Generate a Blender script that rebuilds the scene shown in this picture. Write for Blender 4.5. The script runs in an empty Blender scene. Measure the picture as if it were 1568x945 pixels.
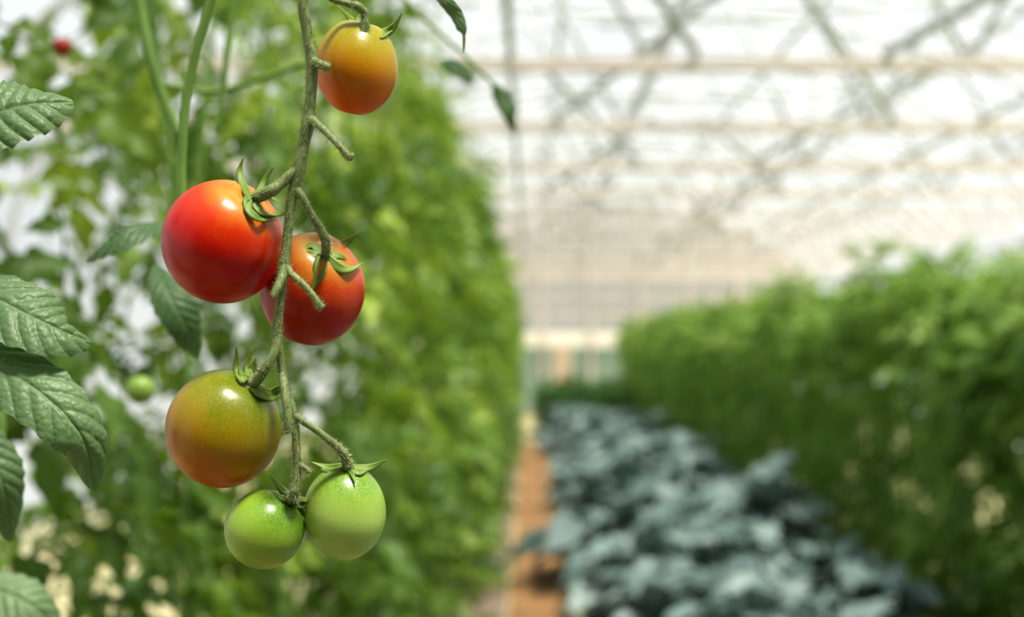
import bpy, math, random
import numpy as np
from mathutils import Vector, Matrix
random.seed(7); rng=np.random.default_rng(11); np.random.seed(5)
scene=bpy.context.scene
scene.view_settings.view_transform='Standard'
try: scene.view_settings.look='Medium High Contrast'
except Exception: pass
scene.view_settings.exposure=0.08

EYE=1.5; F=2177.0; D0=0.535
S=D0/F
def site(u,v,d):
    return Vector(((u-810)*d/F, d, EYE-(v-530)*d/F))
def T(u,v,dy=0.0):
    return site(u,v,D0+dy)

# ---------------------------------------------------------------- helpers
def link(o,parent=None):
    scene.collection.objects.link(o)
    if parent: o.parent=parent
    return o
def mesh_obj(name,verts,faces,mat,smooth=True,parent=None,attrs=None):
    me=bpy.data.meshes.new(name)
    verts=np.asarray(verts,dtype=np.float32)
    if isinstance(faces,np.ndarray):
        n=len(verts); k=faces.shape[1]; m=len(faces)
        me.vertices.add(n); me.vertices.foreach_set('co',verts.ravel())
        me.loops.add(m*k); me.loops.foreach_set('vertex_index',faces.astype(np.int32).ravel())
        me.polygons.add(m); me.polygons.foreach_set('loop_start',np.arange(0,m*k,k,dtype=np.int32))
        try: me.polygons.foreach_set('loop_total',np.full(m,k,dtype=np.int32))
        except Exception: pass
        me.update(calc_edges=True)
    else:
        me.from_pydata([tuple(map(float,v)) for v in verts],[],faces)
    if attrs:
        for k,a in attrs.items():
            at=me.attributes.new(k,'FLOAT','POINT'); at.data.foreach_set('value',np.asarray(a,dtype=np.float32))
    me.polygons.foreach_set('use_smooth',np.full(len(me.polygons),smooth))
    me.update()
    if mat: me.materials.append(mat)
    return link(bpy.data.objects.new(name,me),parent)

def catmull(pts,n):
    P=[np.array(p,float) for p in pts]
    P=[2*P[0]-P[1]]+P+[2*P[-1]-P[-2]]
    out=[]
    segs=len(P)-3
    for i in range(segs):
        p0,p1,p2,p3=P[i:i+4]
        for j in range(n):
            t=j/n
            out.append(0.5*((2*p1)+(-p0+p2)*t+(2*p0-5*p1+4*p2-p3)*t*t+(-p0+3*p1-3*p2+p3)*t**3))
    out.append(P[-2]); return np.array(out)

class Buf:
    def __init__(s): s.v=[];s.f=[];s.a=[]
    def add(s,v,f,a=0.0):
        o=len(s.v); s.v+= [tuple(x) for x in v]; s.f+=[tuple(i+o for i in q) for q in f]
        if np.isscalar(a): a=[a]*len(v)
        s.a+=list(a)
def tube(buf,pts,rad,n=8,sides=12,cap=True,a=0.0):
    q=catmull([list(p)+[r] for p,r in zip(pts,rad)],n)
    c=q[:,:3]; r=q[:,3]
    t=np.gradient(c,axis=0); t/=np.linalg.norm(t,axis=1)[:,None]+1e-12
    ref=np.array([0.3,1.0,0.2]); V=[]
    x=np.cross(t[0],ref); x/=np.linalg.norm(x)
    for i in range(len(c)):
        x=x-t[i]*x.dot(t[i]); x/=np.linalg.norm(x); y=np.cross(t[i],x)
        for k in range(sides):
            an=2*math.pi*k/sides
            V.append(c[i]+r[i]*(math.cos(an)*x+math.sin(an)*y))
    Fc=[]
    for i in range(len(c)-1):
        for k in range(sides):
            k2=(k+1)%sides
            Fc.append((i*sides+k,i*sides+k2,(i+1)*sides+k2,(i+1)*sides+k))
    if cap:
        Fc.append(tuple(range(sides))[::-1]); b=(len(c)-1)*sides
        Fc.append(tuple(b+k for k in range(sides)))
    buf.add(V,Fc,a)
    return c,r

# ---------------------------------------------------------------- materials
def newmat(name):
    m=bpy.data.materials.new(name); m.use_nodes=True
    nt=m.node_tree; nt.nodes.clear()
    return m,nt,nt.nodes,nt.links
def nd(nodes,t,**k):
    n=nodes.new(t)
    for a,b in k.items(): setattr(n,a,b)
    return n
def ramp(nodes,stops,interp='LINEAR'):
    r=nodes.new('ShaderNodeValToRGB'); r.color_ramp.interpolation=interp
    e=r.color_ramp.elements
    while len(e)<len(stops): e.new(0.5)
    for i,(p,c) in enumerate(stops):
        e[i].position=p; e[i].color=(*c,1)
    return r
def leaf_mat(name,dark,mid,light,trans=0.35,rough=0.5,tcol=(0.25,0.5,0.04),vein=False,scale=30,spec=0.4):
    m,nt,N,L=newmat(name)
    out=nd(N,'ShaderNodeOutputMaterial'); p=nd(N,'ShaderNodeBsdfPrincipled')
    at=nd(N,'ShaderNodeAttribute',attribute_name='var')
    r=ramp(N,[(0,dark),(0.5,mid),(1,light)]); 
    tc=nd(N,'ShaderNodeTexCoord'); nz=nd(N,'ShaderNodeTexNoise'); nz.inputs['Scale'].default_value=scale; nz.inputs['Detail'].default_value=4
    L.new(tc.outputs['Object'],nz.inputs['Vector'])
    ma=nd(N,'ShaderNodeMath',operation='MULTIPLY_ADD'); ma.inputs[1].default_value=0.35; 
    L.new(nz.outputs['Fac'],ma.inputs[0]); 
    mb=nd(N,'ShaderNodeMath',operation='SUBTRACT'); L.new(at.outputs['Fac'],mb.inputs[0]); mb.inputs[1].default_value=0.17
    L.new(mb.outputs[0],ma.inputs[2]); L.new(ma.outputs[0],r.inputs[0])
    col=r.outputs['Color']
    if vein:
        av=nd(N,'ShaderNodeAttribute',attribute_name='vein')
        mx=nd(N,'ShaderNodeMixRGB'); mx.inputs[2].default_value=(*light,1)
        mm=nd(N,'ShaderNodeMath',operation='MULTIPLY'); mm.inputs[1].default_value=0.6
        L.new(av.outputs['Fac'],mm.inputs[0]); L.new(mm.outputs[0],mx.inputs[0]); L.new(col,mx.inputs[1]); col=mx.outputs[0]
        vo=nd(N,'ShaderNodeTexVoronoi'); vo.inputs['Scale'].default_value=420; L.new(tc.outputs['Object'],vo.inputs['Vector'])
        bp=nd(N,'ShaderNodeBump'); bp.inputs['Strength'].default_value=0.45; bp.inputs['Distance'].default_value=0.0007; bp.invert=True
        L.new(vo.outputs['Distance'],bp.inputs['Height']); L.new(bp.outputs[0],p.inputs['Normal'])
    L.new(col,p.inputs['Base Color'])
    p.inputs['Roughness'].default_value=rough; p.inputs['Specular IOR Level'].default_value=spec
    tr=nd(N,'ShaderNodeBsdfTranslucent'); 
    mt=nd(N,'ShaderNodeMixRGB'); mt.inputs[0].default_value=0.6; mt.inputs[2].default_value=(*tcol,1); L.new(col,mt.inputs[1]); L.new(mt.outputs[0],tr.inputs['Color'])
    mix=nd(N,'ShaderNodeMixShader'); mix.inputs[0].default_value=trans
    L.new(p.outputs[0],mix.inputs[1]); L.new(tr.outputs[0],mix.inputs[2]); L.new(mix.outputs[0],out.inputs[0])
    return m
def plain_mat(name,c1,c2,scale=20,rough=0.6,bump=0.2,bdist=0.002,metal=0.0,sss=0.0):
    m,nt,N,L=newmat(name)
    out=nd(N,'ShaderNodeOutputMaterial'); p=nd(N,'ShaderNodeBsdfPrincipled')
    tc=nd(N,'ShaderNodeTexCoord'); nz=nd(N,'ShaderNodeTexNoise'); nz.inputs['Scale'].default_value=scale; nz.inputs['Detail'].default_value=6
    L.new(tc.outputs['Object'],nz.inputs['Vector'])
    r=ramp(N,[(0.3,c1),(0.7,c2)]); L.new(nz.outputs['Fac'],r.inputs[0]); L.new(r.outputs[0],p.inputs['Base Color'])
    bp=nd(N,'ShaderNodeBump'); bp.inputs['Strength'].default_value=bump; bp.inputs['Distance'].default_value=bdist
    L.new(nz.outputs['Fac'],bp.inputs['Height']); L.new(bp.outputs[0],p.inputs['Normal'])
    p.inputs['Roughness'].default_value=rough; p.inputs['Metallic'].default_value=metal
    L.new(p.outputs[0],out.inputs[0]); return m
def tomato_mat(name,stops,speck=(0.6,0.6,0.1),speck_amt=0.3,blotch=0.25,vertical=0.0,rough=0.3):
    m,nt,N,L=newmat(name)
    out=nd(N,'ShaderNodeOutputMaterial'); p=nd(N,'ShaderNodeBsdfPrincipled')
    at=nd(N,'ShaderNodeAttribute',attribute_name='axis')
    tc=nd(N,'ShaderNodeTexCoord')
    n1=nd(N,'ShaderNodeTexNoise'); n1.inputs['Scale'].default_value=85; n1.inputs['Detail'].default_value=5
    mp=nd(N,'ShaderNodeMapping'); mp.inputs['Scale'].default_value=(1,1,0.3 if vertical else 1)
    L.new(tc.outputs['Object'],mp.inputs['Vector']); L.new(mp.outputs[0],n1.inputs['Vector'])
    a=nd(N,'ShaderNodeMath',operation='SUBTRACT'); L.new(n1.outputs['Fac'],a.inputs[0]); a.inputs[1].default_value=0.5
    b=nd(N,'ShaderNodeMath',operation='MULTIPLY_ADD'); L.new(a.outputs[0],b.inputs[0]); b.inputs[1].default_value=blotch; L.new(at.outputs['Fac'],b.inputs[2])
    r=ramp(N,stops); L.new(b.outputs[0],r.inputs[0])
    n2=nd(N,'ShaderNodeTexNoise'); n2.inputs['Scale'].default_value=1900; n2.inputs['Detail'].default_value=3
    L.new(tc.outputs['Object'],n2.inputs['Vector'])
    sr=ramp(N,[(0.46,(0,0,0)),(0.68,(1,1,1))]); L.new(n2.outputs['Fac'],sr.inputs[0])
    ms=nd(N,'ShaderNodeMath',operation='MULTIPLY'); L.new(sr.outputs[0],ms.inputs[0]); 
    top=nd(N,'ShaderNodeMapRange'); top.inputs[1].default_value=0.35; top.inputs[2].default_value=0.95; top.inputs[3].default_value=0.15*speck_amt; top.inputs[4].default_value=speck_amt
    L.new(at.outputs['Fac'],top.inputs[0]); L.new(top.outputs[0],ms.inputs[1])
    mx=nd(N,'ShaderNodeMixRGB'); mx.inputs[2].default_value=(*speck,1); L.new(ms.outputs[0],mx.inputs[0]); L.new(r.outputs[0],mx.inputs[1])
    L.new(mx.outputs[0],p.inputs['Base Color'])
    p.inputs['Roughness'].default_value=rough; p.inputs['Specular IOR Level'].default_value=0.45
    bp=nd(N,'ShaderNodeBump'); bp.inputs['Strength'].default_value=0.12; bp.inputs['Distance'].default_value=0.0005
    n3=nd(N,'ShaderNodeTexNoise'); n3.inputs['Scale'].default_value=500; L.new(tc.outputs['Object'],n3.inputs['Vector']); L.new(n3.outputs['Fac'],bp.inputs['Height']); L.new(bp.outputs[0],p.inputs['Normal'])
    L.new(p.outputs[0],out.inputs[0]); return m

M_stem=plain_mat('vine_green',(0.13,0.17,0.055),(0.25,0.30,0.12),300,0.6,0.5,0.0006)
M_hair=plain_mat('vine_hair',(0.38,0.41,0.24),(0.48,0.52,0.32),50,0.5,0)
M_calyx=leaf_mat('calyx_green',(0.08,0.15,0.02),(0.16,0.26,0.045),(0.30,0.40,0.1),0.15,0.5,scale=200)
M_leafhero=leaf_mat('tomato_leaf_green',(0.06,0.12,0.045),(0.125,0.21,0.09),(0.28,0.37,0.20),0.2,0.45,vein=True,scale=25,tcol=(0.16,0.33,0.05))
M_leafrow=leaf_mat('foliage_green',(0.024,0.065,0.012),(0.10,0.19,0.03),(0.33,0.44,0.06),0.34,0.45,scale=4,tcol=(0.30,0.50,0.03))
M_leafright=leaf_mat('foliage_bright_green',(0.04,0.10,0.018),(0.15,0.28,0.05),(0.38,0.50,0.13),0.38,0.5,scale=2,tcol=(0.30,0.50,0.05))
M_kale=leaf_mat('kale_bluegreen',(0.07,0.12,0.11),(0.18,0.255,0.245),(0.37,0.455,0.43),0.08,0.5,tcol=(0.12,0.2,0.12),scale=6,spec=.4)
M_bush=leaf_mat('bush_green',(0.02,0.06,0.015),(0.05,0.13,0.03),(0.11,0.22,0.05),0.2,0.5,scale=6)
M_rowstem=plain_mat('row_stem_green',(0.11,0.21,0.035),(0.20,0.33,0.07),20,0.5)

# ---------------------------------------------------------------- tomatoes
TOM={}
def tomato(key,u,v,rx,ry,dy,axis,mat,dimple=0.10):
    c=T(u,v,dy); k=(D0+dy)/F
    RX=rx*k; RZ=ry*k
    ax=Vector(axis).normalized(); R=ax.to_track_quat('Z','Y').to_matrix()
    nT,nP=56,72; V=[];A=[]
    for i in range(nT+1):
        th=math.pi*i/nT
        for j in range(nP):
            ph=2*math.pi*j/nP
            r=1-dimple*math.exp(-(th/0.20)**2)+0.02*math.exp(-((th-0.5)/0.3)**2)-0.03*math.exp(-((math.pi-th)/0.2)**2)
            r*=1+0.010*math.cos(5*ph+u)*math.sin(th)**2*(0.4+0.6*max(0,math.cos(th)))
            p=R@Vector((math.sin(th)*math.cos(ph)*r,math.sin(th)*math.sin(ph)*r,math.cos(th)*r))
            V.append((p.x*RX,p.y*RX,p.z*RZ)); A.append(math.cos(th)*0.5+0.5)
    Fc=[(i*nP+j,(i+1)*nP+j,(i+1)*nP+(j+1)%nP,i*nP+(j+1)%nP) for i in range(nT) for j in range(nP)]
    o=mesh_obj('tomato',V,Fc,mat,attrs={'axis':A}); o.location=c
    TOM[key]=(u,v,rx,ry,dy,o); return o
tm_red=tomato_mat('tomato_skin_red',[(0,(0.42,0.001,0.001)),(0.66,(0.54,0.005,0.002)),(0.84,(0.62,0.035,0.003)),(0.95,(0.66,0.17,0.01)),(1,(0.42,0.28,0.03))],(0.8,0.25,0.03),0.10,0.2)
tm_red2=tomato_mat('tomato_skin_red_orange',[(0,(0.34,0.001,0.002)),(0.62,(0.45,0.004,0.003)),(0.82,(0.56,0.05,0.005)),(0.94,(0.52,0.19,0.02)),(1,(0.36,0.25,0.04))],(0.7,0.36,0.04),0.25,0.28)
tm_org=tomato_mat('tomato_skin_orange',[(0,(0.64,0.10,0.002)),(0.3,(0.62,0.15,0.002)),(0.52,(0.55,0.23,0.004)),(0.75,(0.38,0.27,0.006)),(1,(0.24,0.26,0.01))],(0.60,0.50,0.04),0.5,0.3)
tm_olive=tomato_mat('tomato_skin_olive',[(0,(0.54,0.09,0.002)),(0.35,(0.48,0.15,0.003)),(0.6,(0.33,0.20,0.004)),(0.8,(0.21,0.20,0.006)),(1,(0.12,0.17,0.008))],(0.42,0.38,0.03),0.45,0.45,1.0)
tm_green=tomato_mat('tomato_skin_green',[(0,(0.40,0.56,0.15)),(0.5,(0.40,0.55,0.13)),(0.74,(0.25,0.40,0.05)),(0.9,(0.12,0.26,0.02)),(1,(0.08,0.18,0.01))],(0.52,0.62,0.18),0.6,0.25)
tm_green2=tomato_mat('tomato_skin_green_small',[(0,(0.33,0.46,0.07)),(0.45,(0.31,0.44,0.06)),(0.75,(0.20,0.34,0.03)),(0.95,(0.09,0.22,0.012)),(1,(0.08,0.18,0.01))],(0.46,0.56,0.12),0.5,0.25)
tomato('a',546,104,63,72,0.006,(0.2,-0.15,1),tm_org)
tomato('b',341,371,92,94,0.0,(0.5,-0.45,0.74),tm_red)
tomato('c',478,443,80,86,0.024,(0.25,-0.62,0.70),tm_red2)
tomato('d',342,657,87,90,0.0,(0.42,-0.30,0.82),tm_olive)
tomato('e',405,811,60.5,60.5,-0.002,(0.62,-0.2,0.7),tm_green2)
tomato('f',528,785,63,72,0.004,(0.08,-0.12,1),tm_green)

def on(key,u,v,lift=3):
    cu,cv,rx,ry,dy,o=TOM[key]
    q=1-((u-cu)/rx)**2-((v-cv)/ry)**2
    d=dy-(rx*math.sqrt(q)*S if q>0 else 0)-lift*S
    return T(u,v,d)
def sepal(buf,pts,w,a=0.5):
    c=catmull(pts,7); n=len(c)
    t=np.gradient(c,axis=0); t/=np.linalg.norm(t,axis=1)[:,None]
    V=[];Fc=[];A=[]; w=w*1.15
    for i in range(n):
        s=i/(n-1); ww=w*S*(0.62+0.9*s-1.0*s*s)*(1-s**2.2)*1.1+0.5*S
        vd=np.array([0.15,-1,0.45]); side=np.cross(t[i],vd)
        side/=np.linalg.norm(side)+1e-9
        nr=np.cross(side,t[i]); nr/=np.linalg.norm(nr)
        if nr.dot(vd)<0: nr=-nr
        tw=0.3*math.sin(3*s+w)
        sd=side*math.cos(tw)+nr*math.sin(tw); nn=nr*math.cos(tw)-side*math.sin(tw)
        for x,h in ((-1,-0.05),(-0.5,0.08),(0,-0.1),(0.5,0.08),(1,-0.05),(0.5,-0.2),(0,-0.3),(-0.5,-0.2)):
            V.append(c[i]+sd*ww*x+nn*ww*h*1.3); A.append(a+ (0.35 if (x==0 or abs(x)==1) else 0)+0.1*s)
    for i in range(n-1):
        for k in range(8):
            Fc.append((i*8+k,i*8+(k+1)%8,(i+1)*8+(k+1)%8,(i+1)*8+k))
    Fc.append(tuple(range(8))); Fc.append(tuple((n-1)*8+k for k in range(8)))
    buf.add(V,Fc,A)
SE={
 'a':[([(556,46,3),(540,32,4),(517,8,6)],6),([(560,46,3),(588,50,4),(603,40,6),(617,18,9)],8),([(554,44,4),(548,30,8),(562,14,8)],6),([(566,48,3),(582,56,4),(602,46,8)],6),([(552,46,2),(538,44,2),(518,34,-2)],6)],
 'b':[([(384,304,4),(372,284,9),(367,262,11),(373,240,12)],7),([(390,302,4),(402,280,10),(420,254,14)],6),([(388,310,4),(402,325,5),(428,327,8),(455,321,14)],7),([(382,304,3),(381,322,4),(400,336,7),(428,333,12)],7),([(392,300,4),(410,300,6),(432,312,10)],5),([(384,302,3),(376,306,3),(374,318,3)],5)],
 'c':[([(494,388,4),(470,390,5),(443,375,10)],10),([(495,392,4),(488,418,4),(476,446,5)],12),([(500,394,4),(520,410,5),(538,411,8),(556,402,13)],9),([(504,386,4),(526,374,8),(550,355,14)],9),([(494,388,4),(478,376,6),(462,384,8)],8),([(502,390,3),(520,392,4),(532,398,6)],7)],
 'd':[([(374,584,3),(364,566,8),(362,530,12)],8),([(384,582,3),(379,562,10),(386,534,12)],7),([(392,592,3),(412,602,6),(428,594,10),(443,576,14)],8),([(386,592,3),(400,604,5),(416,610,8),(432,606,10)],7),([(378,580,2),(370,574,2),(366,556,-4)],6),([(392,578,4),(388,560,9),(392,548,10)],8)],
 'e':[([(447,766,3),(432,750,6),(412,727,10)],7),([(450,768,3),(464,774,5),(477,764,9)],7),([(448,770,3),(461,783,3),(470,808,3)],5),([(444,766,3),(430,762,2),(414,752,0)],5),([(452,766,3),(468,766,4),(480,778,6)],5)],
 'f':[([(530,715,4),(503,716,5),(476,707,7)],7),([(538,716,4),(566,716,5),(593,704,9)],7),([(528,716,3),(510,722,3),(486,716,0)],6),([(538,718,3),(550,724,4),(566,718,0)],6),([(532,714,4),(522,700,4),(540,696,-4)],4),([(534,718,4),(540,728,3),(545,740,4)],4)],
}
for k,lst in SE.items():
    b=Buf()
    for pts,w in lst:
        sepal(b,[on(k,*p) for p in pts],w,random.uniform(0.35,0.65))
    o=TOM[k][5]
    vv=np.array(b.v)-np.array(o.location)
    mesh_obj('calyx',vv,b.f,M_calyx,parent=o,attrs={'var':b.a})

# ---------------------------------------------------------------- truss stem
sb=Buf(); paths=[]
def st(pts,n=8):
    P=[]; R=[]
    for p in pts:
        u,v,dy,r=p; P.append(T(u,v,dy)); R.append(r*S)
    paths.append(tube(sb,P,R,n=n,sides=14,a=0.5))
m=-0.012
st([(455,-90,m,9),(461,-30,m,8.5),(466,20,m,8.5),(472,62,m,8),(478,92,m,9.5),(477,125,m,8.5),(474,170,m,8.5),(471,192,m,10),(464,225,m,8.5),(459,252,m,10),(452,285,m,8.5),(446,310,m,7.3),(442,345,m,7),(438,385,m,7.3),(434,412,m,9),(430,450,m,7),(426,490,m,7),(424,518,m,8.5),(429,545,m,6.2),(433,575,m,6),(438,600,m,6.2),(447,628,m,7.5),(452,655,m,6.2),(454,690,m,6),(455,725,m,6),(452,748,m,7.3),(449,768,m,6)])
st([(476,90,m,6),(488,97,m-.003,6),(497,101,m-.004,6.5),(505,104,m-.004,5.5)])
st([(470,-60,m,5),(500,-8,m,5),(530,5,-.006,5),(548,10,-.006,6.5),(558,22,-.004,5.5),(558,40,-.004,7),(557,50,-.004,8)])
st([(474,182,m,8),(484,188,m-.003,6),(505,208,m-.006,5.2),(522,226,m-.008,5),(532,238,m-.008,6.5),(540,241,m-.008,5.5)])
hb=on('b',390,304,-1); pb=[(462,256,m),(445,268,m-.001),(428,283,m-.002),(412,294,m-.003)]
P=[T(*p) for p in pb]+[hb]; tube_r=[8.5*S,8*S,8.5*S,9.5*S,9*S]; paths.append(tube(sb,P,tube_r,sides=14,a=0.5))
hc=on('c',499,388,0)
P=[T(453,288,m),T(463,303,m-.001),T(478,330,m+.001),T(491,352,m+.003),T(499,370,m+.005),hc]
paths.append(tube(sb,P,[7*S,6*S,5.5*S,6.5*S,7.5*S,7*S],sides=14,a=0.5))
st([(436,405,m,7),(432,425,m-.004,6.5),(425,440,m-.006,6.5),(418,455,m-.007,5.5)])
st([(436,408,m,7),(447,420,m-.003,5.5),(466,437,m-.006,5),(482,456,m-.007,4.8),(488,466,m-.007,6),(495,472,m-.007,5)])
hd=on('d',388,590,0)
P=[T(425,514,m),T(421,535,m-.002),T(412,555,m-.003),T(402,570,m-.002),hd]
paths.append(tube(sb,P,[8*S,7*S,7*S,8*S,8*S],sides=14,a=0.5))
st([(432,572,m,6),(436,600,m-.004,6.5),(440,630,m-.006,6),(441,650,m-.006,6.5),(441,664,m-.006,5.5)])
hf=on('f',534,718,0)
P=[T(450,636,m),T(465,646,m-.001),T(486,660,m),T(505,675,m+.002),T(518,686,m+.004),T(526,696,m+.006),hf]
paths.append(tube(sb,P,[7*S,5.2*S,5*S,5.2*S,6.2*S,7*S,8.5*S],sides=14,a=0.5))
st([(455,708,m,4),(466,716,m-.001,4),(474,724,m,3.5)])
he=on('e',447,768,0)
P=[T(452,742,m),T(450,756,m),he]; paths.append(tube(sb,P,[7*S,7.5*S,8*S],sides=14,a=.5))
stem=mesh_obj('tomato_truss_stem',sb.v,sb.f,M_stem)
hb_=Buf()
for c,r in paths:
    seg=np.linalg.norm(np.diff(c,axis=0),axis=1).sum()
    cnt=int(seg/S*5)
    for _ in range(cnt):
        i=random.randrange(len(c)-1); j=i+1; f=random.random()
        p=c[i]*(1-f)+c[j]*f
        t=c[j]-c[i]; t/=np.linalg.norm(t)+1e-9
        d=np.random.normal(size=3); d-=t*d.dot(t); d/=np.linalg.norm(d)+1e-9
        ln=random.uniform(2.5,7)*S; base=p+d*r[i]*0.95; tip=base+(d+0.3*np.random.normal(size=3))*ln
        s1=np.cross(d,t)*0.34*S
        hb_.add([base-s1,base+s1,base+t*0.34*S,tip],[(0,1,3),(1,2,3),(2,0,3)])
mesh_obj('hairs',hb_.v,hb_.f,M_hair,parent=stem,smooth=False)

# ---------------------------------------------------------------- detailed leaves
def hero_leaf(pts,hw,d_scale,nrm=(0.1,-1,0.45),var=0.5,nv=9,fold=0.25,parent=None,name='tomato_leaf',nu=130,ns=26,q=0.11):
    c=catmull(pts,max(2,nu//(len(pts)-1))); n=len(c)
    t=np.gradient(c,axis=0); t/=np.linalg.norm(t,axis=1)[:,None]
    nr0=np.array(nrm,float); nr0/=np.linalg.norm(nr0)
    V=[];VE=[];VA=[]; W=hw*d_scale
    for i in range(n):
        s=i/(n-1)
        side=np.cross(t[i],nr0); side/=np.linalg.norm(side); nr=np.cross(side,t[i]); 
        if nr.dot(nr0)<0: nr=-nr
        w0=W*(max(0,math.sin(math.pi*min(1,s)**0.9))**0.62)*1.02+0.02*W*(1-s)
        for j in range(-ns,ns+1):
            x=j/ns; ax=abs(x)
            ph=nv*(s-0.16*ax*(1-s*0.3)-0.05*ax*ax)+(0.5 if x<0 else 0)
            fr=ph-math.floor(ph); dist=min(fr,1-fr)
            ser=1+0.035*math.sin(2*math.pi*fr)*ax**4+0.02*math.sin(23*s+4*x)
            bulge=math.sin(math.pi*fr)**0.6*(ax**0.5)*(1-0.35*ax)
            ph2=ax*6+0.8*math.sin(ph*6.28); b2=abs(math.sin(math.pi*ph2))**.6
            h=W*(q*bulge*1.2+0.022*b2*bulge + fold*ax*ax*-1 +0.05*math.sin(9*s+2*x)*ax)
            h-=W*0.05*math.exp(-(ax/0.05)**2)
            V.append(c[i]+side*w0*x*ser+nr*h*min(1,w0/W*1.5))
            VE.append(max(math.exp(-(dist/0.055)**2)*(1-ax*0.6),math.exp(-(ax/0.05)**2),0.45*(1-b2)**2))
            VA.append(var+0.12*(bulge-0.5))
    m_=2*ns+1
    Fc=[(i*m_+j,i*m_+j+1,(i+1)*m_+j+1,(i+1)*m_+j) for i in range(n-1) for j in range(m_-1)]
    return mesh_obj(name,V,Fc,M_leafhero,attrs={'vein':VE,'var':VA},parent=parent)
def L_(lst,d): return [site(u,v,d+dd) for u,v,dd in lst]
hero_leaf(L_([(-90,205,.01),(-30,180,0),(40,160,0),(113,156,.01)],.53),68,S,var=.5,nrm=(0.1,-1,.7))
hero_leaf(L_([(-100,425,.01),(-30,446,0),(40,480,-.005),(95,506,-.003),(140,524,.006)],.53),58,S,var=.5,nrm=(0.1,-0.9,0.8))
hero_leaf(L_([(-90,525,.0),(-20,552,-.005),(60,600,-.012),(125,668,-.012),(146,752,.0)],.53),50,S,var=.55,nrm=(0.3,-1,0.5),fold=.3)
hero_leaf(L_([(255,340,.02),(205,352,.0),(165,370,0),(133,400,.02)],.70),34,.70/F,var=.05,nrm=(-.1,-.8,.8))
hero_leaf(L_([(238,405,.02),(258,450,0),(285,500,0),(305,548,.02)],.78),30,.78/F,var=.0,nrm=(.3,-1,.3))
hero_leaf(L_([(640,-30,.02),(672,-8,0),(698,22,0),(708,52,0),(710,82,.01)],.60),10,.60/F,var=.5,nrm=(-.6,-.7,.6))
hero_leaf(L_([(756,128,.0),(770,150,0),(784,178,0),(790,204,.02)],1.15),15,1.15/F,var=.15,nrm=(.4,-1,.2))
hero_leaf(L_([(676,92,.0),(700,104,0),(726,128,0)],1.15),14,1.15/F,var=.2,nrm=(.1,-1,.5))
hero_leaf(L_([(-70,640,.0),(-20,690,0),(6,750,0),(16,830,.02)],.66),38,.66/F,var=.3,nrm=(.6,-1,.1))
hero_leaf(L_([(-60,900,.0),(0,905,0),(60,935,0),(110,990,.02)],.80),40,.80/F,var=.6,nrm=(.2,-.8,.7))
gb=Buf()
def shoot(pts,d,r):
    P=[site(u,v,d) for u,v in pts]; tube(gb,P,[r*d/F]*len(P),sides=10)
shoot([(345,-60),(322,5),(300,80),(284,160),(279,230),(278,300),(284,420)],.66,7)
shoot([(205,-60),(212,0),(228,80),(250,150),(275,210)],.95,8)
shoot([(365,-40),(350,60),(340,150),(330,200)],1.0,5)
shoot([(250,130),(330,140),(400,120),(470,95)],1.05,5)
shoot([(560,-60),(640,20),(700,75),(745,118),(760,135)],1.15,3)
shoot([(-40,600),(0,640),(-10,800),(10,1000)],.85,8)
mesh_obj('tomato_plant_shoots',gb.v,gb.f,M_rowstem)

# ---------------------------------------------------------------- bulk foliage
def grid_leaflet(L,W,nu,ns,curl=0.25,fold=0.25,lobes=4,ruffle=0.0):
    V=[]
    for i in range(nu+1):
        s=i/nu
        w=W*(max(0,math.sin(math.pi*s**0.75))**0.8 if 0<s<1 else 0.02)*(1-0.15*s)
        w*=1+0.22*math.sin(lobes*2*math.pi*s)*(1 if 0<s<1 else 0)
        for j in range(-ns,ns+1):
            x=j/ns
            z=-curl*L*s*s+fold*abs(x)*w*0.9+ruffle*abs(x)*math.sin(14*s+3*x)*W
            V.append((s*L,x*w,z))
    m_=2*ns+1
    Fc=[(i*m_+j,i*m_+j+1,(i+1)*m_+j+1,(i+1)*m_+j) for i in range(nu) for j in range(m_-1)]
    return np.array(V),np.array(Fc)
def rotm(az,pitch,roll):
    return np.array(Matrix.Rotation(az,3,'Z')@Matrix.Rotation(pitch,3,'Y')@Matrix.Rotation(roll,3,'X'))
def compound(nu,ns,L=0.24,seed=0,lob=3,curl=.25):
    r=random.Random(seed); V=[];Fc=[];o=0
    for t,sd,sz in [(0.22,1,.5),(0.26,-1,.5),(0.38,1,.35),(0.50,1,.95),(0.54,-1,.95),(0.66,-1,.35),(0.78,1,.85),(0.8,-1,.85),(1,0,1.1)]:
        lv,lf=grid_leaflet(0.085*sz*r.uniform(.85,1.15),0.024*sz,nu,ns,curl*r.uniform(.5,1.6),.3,lob,0.25)
        R=rotm(sd*math.radians(r.uniform(50,75)) if sd else 0,r.uniform(-.1,.5),r.uniform(-.4,.4))
        base=np.array([t*L*0.72,0,-0.25*(t*L*0.72)*t])
        V.append(lv@R.T+base); Fc.append(lf+o); o+=len(lv)
    n=5; rv=[];
    for i in range(n+1):
        t=i/n; x=t*L*.74; z=-0.25*x*t
        rv+= [(x,-.0018,z),(x,.0018,z),(x,0,z-.003)]
    rf=[]
    for i in range(n):
        for k in range(3):
            rf.append((i*3+k,i*3+(k+1)%3,(i+1)*3+(k+1)%3,(i+1)*3+k))
    V.append(np.array(rv)); Fc.append(np.array(rf)+o)
    return np.vstack(V),np.vstack(Fc)
def scatter(name,templates,items,mat,parent=None):
    VV=[];FF=[];AA=[];o=0
    for pos,R,sc,var,k in items:
        v,f=templates[k]
        VV.append((v*sc)@R.T+pos); FF.append(f+o); AA.append(np.full(len(v),var)); o+=len(v)
    return mesh_obj(name,np.vstack(VV),np.vstack(FF),mat,attrs={'var':np.concatenate(AA)},parent=parent)
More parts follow.
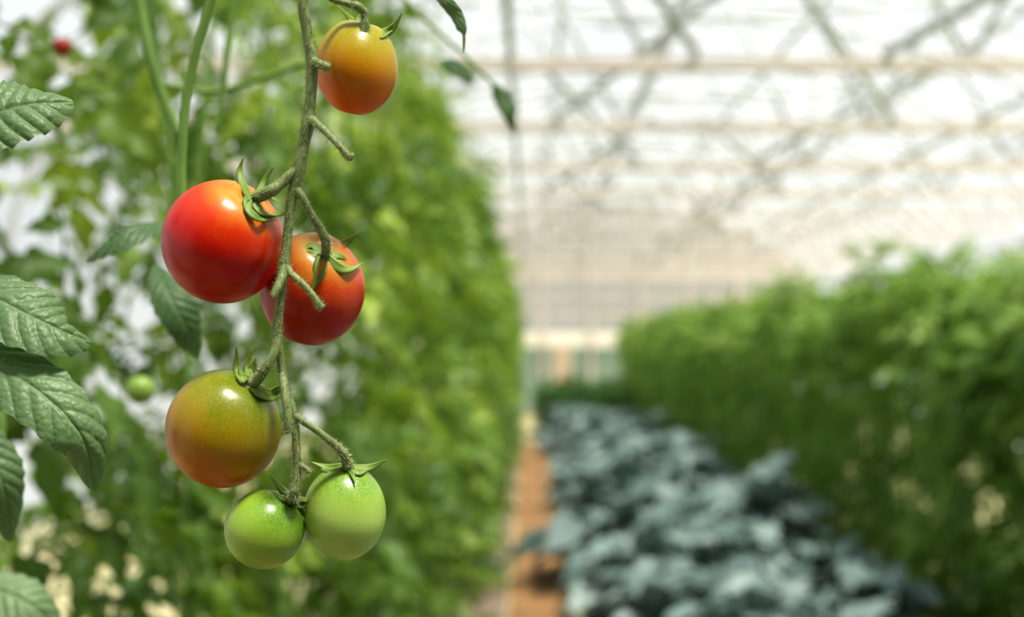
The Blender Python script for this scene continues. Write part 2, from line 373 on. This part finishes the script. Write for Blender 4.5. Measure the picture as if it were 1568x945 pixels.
def empty(name):
    e=bpy.data.objects.new(name,None); link(e); return e

T_hi=[compound(12,3,seed=i) for i in range(5)]
T_lo=[compound(5,1,seed=10+i,lob=1.2) for i in range(5)]
def lump(y,z):
    return math.sin(y*5.2+2*math.sin(z*2.1))*math.sin(z*4.7+1.3*math.sin(y*3.1))
def facex(y,z):
    b=-0.10-0.26*math.exp(-(y-1)/2.2)
    if y<0.95: b=-0.62
    if z>2.0: b-= (z-2.0)**2*0.45
    if z<0.9: b-=0.03*(0.9-z)
    return b
def left_items(y0,y1,dens,reach):
    it=[]; vol=(y1-y0)*0.6*2.75; n=int(vol*dens)
    while len(it)<n:
        y=rng.uniform(y0,y1); z=rng.uniform(0.12,2.85); dep=rng.random()**1.3*0.62
        lm=lump(y,z)
        if rng.random()>0.64+0.48*lm: continue
        if z>1.35 and y<2.8 and rng.random()<.42: continue
        x=facex(y,z)-reach-dep-0.06*(1-lm)
        az=rng.normal(0,1.1) if rng.random()<0.75 else rng.uniform(-3.1,3.1)
        pitch=rng.normal(0.40,0.4)
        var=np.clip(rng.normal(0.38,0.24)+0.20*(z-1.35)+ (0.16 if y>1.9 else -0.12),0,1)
        it.append((np.array([x,y,z]),rotm(az,pitch,rng.normal(0,.45)),rng.uniform(.6,1.1)*(0.9 if y<2.5 else 1),var,rng.integers(5)))
    return it
ROW=empty('tomato_plant_row')
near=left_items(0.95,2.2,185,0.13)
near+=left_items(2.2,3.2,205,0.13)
near+=left_items(-2.4,0.95,60,0.13)  # unseen stretch past the camera, extended to darken reflections on the fruit
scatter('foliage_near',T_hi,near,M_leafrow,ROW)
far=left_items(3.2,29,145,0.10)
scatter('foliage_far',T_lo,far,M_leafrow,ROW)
rb=Buf()
for y in np.arange(-2.2,29,0.45):
    x=facex(y,1.5)-0.28+rng.normal(0,.03)
    P=[(x,y,0),(x+rng.normal(0,.03),y+rng.normal(0,.03),.7),(x+rng.normal(0,.03),y+rng.normal(0,.03),1.4),(x+rng.normal(0,.03),y,2.1),(x,y,2.8)]
    tube(rb,P,[.009,.008,.007,.006,.004],n=3,sides=6)
mesh_obj('stems',rb.v,rb.f,M_rowstem,parent=ROW)
fb={'r':Buf(),'g':Buf()}
def ball(buf,c,r):
    V=[];Fc=[];nT,nP=10,14
    for i in range(nT+1):
        th=math.pi*i/nT
        for j in range(nP):
            ph=2*math.pi*j/nP; rr=r*(1-0.15*math.exp(-(th/.3)**2))
            V.append((c[0]+rr*math.sin(th)*math.cos(ph),c[1]+rr*math.sin(th)*math.sin(ph),c[2]+rr*math.cos(th)))
    for i in range(nT):
        for j in range(nP): Fc.append((i*nP+j,(i+1)*nP+j,(i+1)*nP+(j+1)%nP,i*nP+(j+1)%nP))
    buf.add(V,Fc)
for u,v,d,r,k in [(95,72,1.35,.009,'r'),(215,597,1.15,.012,'g')]:
    ball(fb[k],site(u,v,d),r)
mesh_obj('ripe_fruit',fb['r'].v,fb['r'].f,plain_mat('ripe_skin',(0.3,.02,.006),(.35,.03,.01),10,.4,0),parent=ROW)
mesh_obj('unripe_fruit',fb['g'].v,fb['g'].f,plain_mat('unripe_skin',(0.22,.33,.06),(.28,.4,.08),10,.4,0),parent=ROW)

it=[]
def rlump(y,z): return math.sin(y*4.3+1.2*math.sin(z*3))*(0.6+0.4*math.sin(z*5+y*2))
def ritem(y):
    top=1.78+0.13*math.sin(y*1.9)+0.09*math.sin(y*5.1)
    if rng.random()<0.72:
        lm=rlump(y,0)
        x=1.74+0.07*(1-lm)+rng.random()**1.3*0.65; z=rng.uniform(0.1,top)
        if rng.random()>.7+.4*lm: z=top-rng.random()*.3
    else:
        x=rng.uniform(1.85,4.2); z=top-rng.random()**2*0.35+0.06*math.sin(x*4)
        if rng.random()<.12: z+=rng.random()*.18
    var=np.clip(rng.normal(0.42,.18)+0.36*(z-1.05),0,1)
    az=math.pi+rng.normal(0,1.2)
    return (np.array([x,y,z]),rotm(az,rng.normal(.1 if z>1.3 else .8,.5),rng.normal(0,.5)),rng.uniform(.55,1.0),var,rng.integers(5))
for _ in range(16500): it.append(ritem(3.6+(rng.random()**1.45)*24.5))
for _ in range(1500): it.append(ritem(rng.uniform(-2.4,3.6)))  # row carried on out of view, added to darken fruit reflections
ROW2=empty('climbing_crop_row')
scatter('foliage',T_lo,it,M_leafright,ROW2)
rb=Buf()
for y in np.arange(-2.2,28,0.4):
    for x in (1.95,2.8,3.7):
        tube(rb,[(x,y,0),(x+rng.normal(0,.04),y,.8),(x+rng.normal(0,.05),y,1.65)],[.01,.008,.005],n=3,sides=6)
mesh_obj('stems',rb.v,rb.f,M_rowstem,parent=ROW2)

def kale_leaf(seed):
    nu,ns=14,5; V=[]
    L=.34; 
    for i in range(nu+1):
        s=i/nu
        w=0.010 if s<0.15 else 0.010+0.082*max(0,math.sin(math.pi*min(1,(s-.15)/.85)**.8))**.6
        for j in range(-ns,ns+1):
            x=j/ns
            z=0.12*L*math.sin(math.pi*s)+ (abs(x)**1.3)*(0.028*math.sin(24*s+5*x+seed)+0.020*math.sin(43*s+seed*2))-.28*L*s*s*s
            V.append((s*L,x*w*(1+.18*math.sin(31*s+seed)),z+0.25*abs(x)*w))
    m_=2*ns+1
    Fc=[(i*m_+j,i*m_+j+1,(i+1)*m_+j+1,(i+1)*m_+j) for i in range(nu) for j in range(m_-1)]
    return np.array(V),np.array(Fc)
TK=[kale_leaf(i) for i in range(5)]
it=[]
def kale(px,py,big,z0=0.06):
    for k in range(17):
        az=k*2.4+rng.normal(0,.2); up=-0.05-1.05*(k/17)+rng.normal(0,.14)
        it.append((np.array([px,py,z0+0.015*k*big]),rotm(az,up,rng.normal(0,.35)),big*rng.uniform(.75,1.1)*(1-.25*k/17),np.clip(rng.normal(.5,.24),0,1),rng.integers(5)))
for y in np.arange(-2.2,22,0.38):
    for x in (0.56,0.86,1.16,1.44):
        kale(x+rng.normal(0,.05),y+rng.normal(0,.09),1.03+rng.normal(0,.16)+(.3 if rng.random()<.1 else 0))
kale(1.34,8.0,1.5,.24); kale(1.42,8.6,1.3,.15); kale(1.45,5.9,1.2,.1)
scatter('kale_plants',TK,it,M_kale)
it=[]
for _ in range(1500):
    a=rng.random(3); x=0.22+1.3*a[0]; y=22.6+2.0*a[1]; z=0.1+0.76*a[2]
    it.append((np.array([x,y,z]),rotm(rng.uniform(-3,3),rng.normal(0,.5),rng.normal(0,.5)),1.1,np.clip(rng.normal(.45,.2),0,1),rng.integers(5)))
scatter('herb_bush',T_lo,it,M_bush)

# ---------------------------------------------------------------- ground
def box(buf,x0,x1,y0,y1,z0,z1):
    buf.add([(x0,y0,z0),(x1,y0,z0),(x1,y1,z0),(x0,y1,z0),(x0,y0,z1),(x1,y0,z1),(x1,y1,z1),(x0,y1,z1)],
        [(0,3,2,1),(4,5,6,7),(0,1,5,4),(1,2,6,5),(2,3,7,6),(3,0,4,7)])
XL,XR,YN,YF=-3.6,6.6,-3.0,32.0; CX=(XL+XR)/2
def ground(name,x0,x1,y0,y1,z,nx,ny,amp,mat):
    V=[];Fc=[]
    for i in range(ny+1):
        for j in range(nx+1):
            e=0 if (j in(0,nx)) else 1
            V.append((x0+(x1-x0)*j/nx,y0+(y1-y0)*i/ny,z+amp*e*rng.random()))
    Fc=[(i*(nx+1)+j,i*(nx+1)+j+1,(i+1)*(nx+1)+j+1,(i+1)*(nx+1)+j) for i in range(ny) for j in range(nx)]
    return mesh_obj(name,V,Fc,mat)
ground('floor',XL-.5,XR+.5,YN,YF+.5,-.0,40,140,.015,plain_mat('straw_soil',(0.36,0.31,0.16),(0.62,0.56,0.34),3,.9,.6,.01))
ground('garden_path',-0.11,0.26,YN+.1,21.8,.02,6,200,.012,plain_mat('orange_clay_path',(0.17,0.09,0.04),(0.40,0.22,0.085),2.5,.85,.6,.01))
ground('row_bed_soil',-1.25,-0.13,YN+.1,22.3,.02,14,120,.03,plain_mat('grey_brown_soil',(0.13,0.10,0.07),(0.28,0.21,0.15),7,.95,.8,.02))
ground('kale_bed_soil',0.30,1.62,YN+.1,22.3,.03,16,120,.03,plain_mat('dark_soil',(0.05,0.035,0.022),(0.12,0.08,0.05),9,.95,.8,.02))

# ---------------------------------------------------------------- greenhouse
WALL=2.0; RIDGE=4.75; HW=(XR-XL)/2
def archz(x):
    q=(x-CX)/HW; return WALL+(RIDGE-WALL)*math.sqrt(max(0,1-abs(q)**2.0))
def film_mat(name,col,tr):
    m_,nt,N,L=newmat(name)
    out=nd(N,'ShaderNodeOutputMaterial'); a=nd(N,'ShaderNodeBsdfTransparent'); b=nd(N,'ShaderNodeBsdfTranslucent'); d=nd(N,'ShaderNodeBsdfDiffuse')
    tc=nd(N,'ShaderNodeTexCoord'); nz=nd(N,'ShaderNodeTexNoise'); nz.inputs['Scale'].default_value=.8; L.new(tc.outputs['Object'],nz.inputs['Vector'])
    r=ramp(N,[(.3,tuple(c*.9 for c in col)),(.7,col)]); L.new(nz.outputs['Fac'],r.inputs[0])
    L.new(r.outputs[0],b.inputs['Color']); L.new(r.outputs[0],d.inputs['Color']); a.inputs['Color'].default_value=(.98,.99,1,1)
    m1=nd(N,'ShaderNodeMixShader'); m1.inputs[0].default_value=.35; L.new(b.outputs[0],m1.inputs[1]); L.new(d.outputs[0],m1.inputs[2])
    m2=nd(N,'ShaderNodeMixShader'); m2.inputs[0].default_value=1-tr; L.new(a.outputs[0],m2.inputs[1]); L.new(m1.outputs[0],m2.inputs[2])
    L.new(m2.outputs[0],out.inputs[0]); return m_
M_film=film_mat('polythene_film',(0.66,0.71,0.75),.78)
M_filmside=film_mat('polythene_film_side',(0.92,0.93,0.90),.75)
M_filmend=film_mat('polythene_film_aged',(0.62,0.59,0.52),.12)
nx=40; V=[];Fc=[]
prof=[(CX-HW*math.cos(math.pi*i/nx),WALL+(RIDGE-WALL)*math.sin(math.pi*i/nx)) for i in range(nx+1)]
for y in (YN,YF):
    for x,z in prof: V.append((x,y,z+.03))
for i in range(nx): Fc.append((i,i+1,nx+1+i+1,nx+1+i))
mesh_obj('ceiling',V,Fc,M_film)
mesh_obj('wall_left',[(XL,YN,0),(XL,YF,0),(XL,YF,WALL+.03),(XL,YN,WALL+.03)],[(0,1,2,3)],M_filmside)
mesh_obj('wall_right',[(XR,YN,0),(XR,YF,0),(XR,YF,WALL+.03),(XR,YN,WALL+.03)],[(0,1,2,3)],M_filmside)
V=[(x,YF,z) for x,z in prof]+[(XR,YF,0),(XL,YF,0)]
mesh_obj('wall_back',V,[tuple(range(len(V)))],M_filmend,smooth=False)
V=[(x,YN,z) for x,z in prof]+[(XR,YN,0),(XL,YN,0)]
mesh_obj('wall_front',V,[tuple(range(len(V)))],plain_mat('dark_reflection_wall',(0.09,0.11,0.06),(0.14,0.17,0.10),2,.7,.2),smooth=False)  # unseen wall behind camera, made opaque and dark to cut fruit reflections
M_tube=plain_mat('galvanised_tube',(0.50,0.51,0.51),(0.64,0.65,0.64),4,.5,.1)
M_beam=plain_mat('weathered_beige_beam',(0.60,0.51,0.44),(0.76,0.68,0.60),4,.7,.2)
tb=Buf(); bb=Buf()
TIE=3.0
q=math.sqrt(1-((TIE-WALL)/(RIDGE-WALL))**2); tx0,tx1=CX-HW*q,CX+HW*q
def stick(buf,a,b,r,sides=6):
    tube(buf,[a,((a[0]+b[0])/2,(a[1]+b[1])/2,(a[2]+b[2])/2),b],[r]*3,n=1,sides=sides)
fy=7.6+2.15*np.arange(-4,12)
for fi,y in enumerate(fy):
    P=[(x,y,z) for x,z in prof[::2]]; tube(tb,P,[.034]*len(P),n=2,sides=6)
    for oy in (.72,1.43):
        if y+oy<YF:
            P2=[(x,y+oy,z) for x,z in prof[::2]]; tube(tb,P2,[.024]*len(P2),n=2,sides=6)
    box(bb,tx0,tx1,y-.035,y+.035,TIE-.03,TIE+.035)
    stick(tb,(XL,y,0),(XL,y,WALL),.03); stick(tb,(XR,y,0),(XR,y,WALL),.03)
    xs=np.linspace(tx0+.5,tx1-.5,6)
    for i,x in enumerate(xs[:-1]):
        xm=(x+xs[i+1])/2
        stick(tb,(x,y,TIE),(xm,y,archz(xm)),.019); stick(tb,(xs[i+1],y,TIE),(xm,y,archz(xm)),.019)
    if fi>0:
        y0=fy[fi-1]
        br=((0.18,1.05),(2.5,1.45)) if fi%2 else ((0.9,0.1),(1.9,2.8),(-1.2,-0.3))
        for xa,xb in br:
            stick(tb,(xa,y,TIE+.06),(xb,y0,TIE+.42),.028)
for k in (4,9,13,17,20,23,27,31,36):
    x,z=prof[k]; stick(tb,(x,YN,z-.03),(x,YF,z-.03),.03)
for x in (CX-1.6,CX+1.6): stick(tb,(x,YN,TIE+.05),(x,YF,TIE+.05),.022)
for i in range(0,len(fy)-1,2):
    for (ka,kb) in ((14,22),(26,18)):
        xa,za=prof[ka]; xb,zb=prof[kb]; stick(tb,(xa,fy[i],za-.05),(xb,fy[i+1],zb-.05),.022)
RF=empty('roof_frame')
mesh_obj('tubes',tb.v,tb.f,M_tube,parent=RF)
mesh_obj('tie_beams',bb.v,bb.f,M_beam,smooth=False,parent=RF)
eb=Buf()
box(eb,XL,XR,YF-.12,YF-.04,1.48,1.82)
mesh_obj('trim_1',eb.v,eb.f,plain_mat('cream_board',(0.86,0.80,0.70),(0.92,0.88,0.8),3,.6,.1),smooth=False)
eb=Buf()
for z in (2.2,2.6,3.0,3.4,3.8,4.2):
    w=HW*math.sqrt(max(0,1-((z-WALL)/(RIDGE-WALL))**2)); box(eb,CX-w,CX+w,YF-.1,YF-.03,z-.04,z+.04)
for x in np.arange(XL+.6,XR,1.1): box(eb,x-.04,x+.04,YF-.2,YF-.13,0,archz(x))
mesh_obj('end_wall_frame',eb.v,eb.f,M_beam,smooth=False)
eb=Buf(); box(eb,XL,XR,YF-.11,YF-.05,0,1.48)
mesh_obj('trim_2',eb.v,eb.f,plain_mat('grey_green_panel',(0.20,0.29,0.24),(0.30,0.39,0.34),1,.6,.1),smooth=False)
pb=Buf(); box(pb,.5,.85,28.6,28.7,0,1.5)
mesh_obj('wooden_post',pb.v,pb.f,plain_mat('pale_wood',(0.62,.45,.33),(.78,.6,.46),6,.7,.2),smooth=False)

# ---------------------------------------------------------------- light
w=bpy.data.worlds.new('sky'); scene.world=w; w.use_nodes=True
N=w.node_tree.nodes; L=w.node_tree.links; bg=N['Background']
tc=N.new('ShaderNodeTexCoord'); sx=N.new('ShaderNodeSeparateXYZ'); L.new(tc.outputs['Generated'],sx.inputs[0])
r=ramp(N,[(0,(.90,.92,.90)),(.5,(.88,.93,.97)),(1,(.80,.88,1.0))]); L.new(sx.outputs['Z'],r.inputs[0]); L.new(r.outputs[0],bg.inputs['Color'])
bg.inputs['Strength'].default_value=0.82
sl=bpy.data.lights.new('sun','SUN'); sl.energy=7.2; sl.angle=math.radians(12); sl.color=(1,.94,.82)
so=bpy.data.objects.new('sun',sl); link(so)
so.rotation_euler=Vector((.25,-.28,.93)).to_track_quat('Z','Y').to_euler()
so.location=(1,-1,8)

# ---------------------------------------------------------------- camera
cam=bpy.data.cameras.new('camera'); co=bpy.data.objects.new('camera',cam); link(co)
co.location=(0,0,EYE); co.rotation_euler=(math.radians(90),0,0)
cam.sensor_width=36; cam.lens=F/1568*36; cam.shift_x=(784-810)/1568; cam.shift_y=(530-472.5)/1568
cam.clip_start=.02; cam.clip_end=200
cam.dof.use_dof=True; cam.dof.focus_distance=D0-.012; cam.dof.aperture_fstop=7.2; cam.dof.aperture_blades=9
scene.camera=co
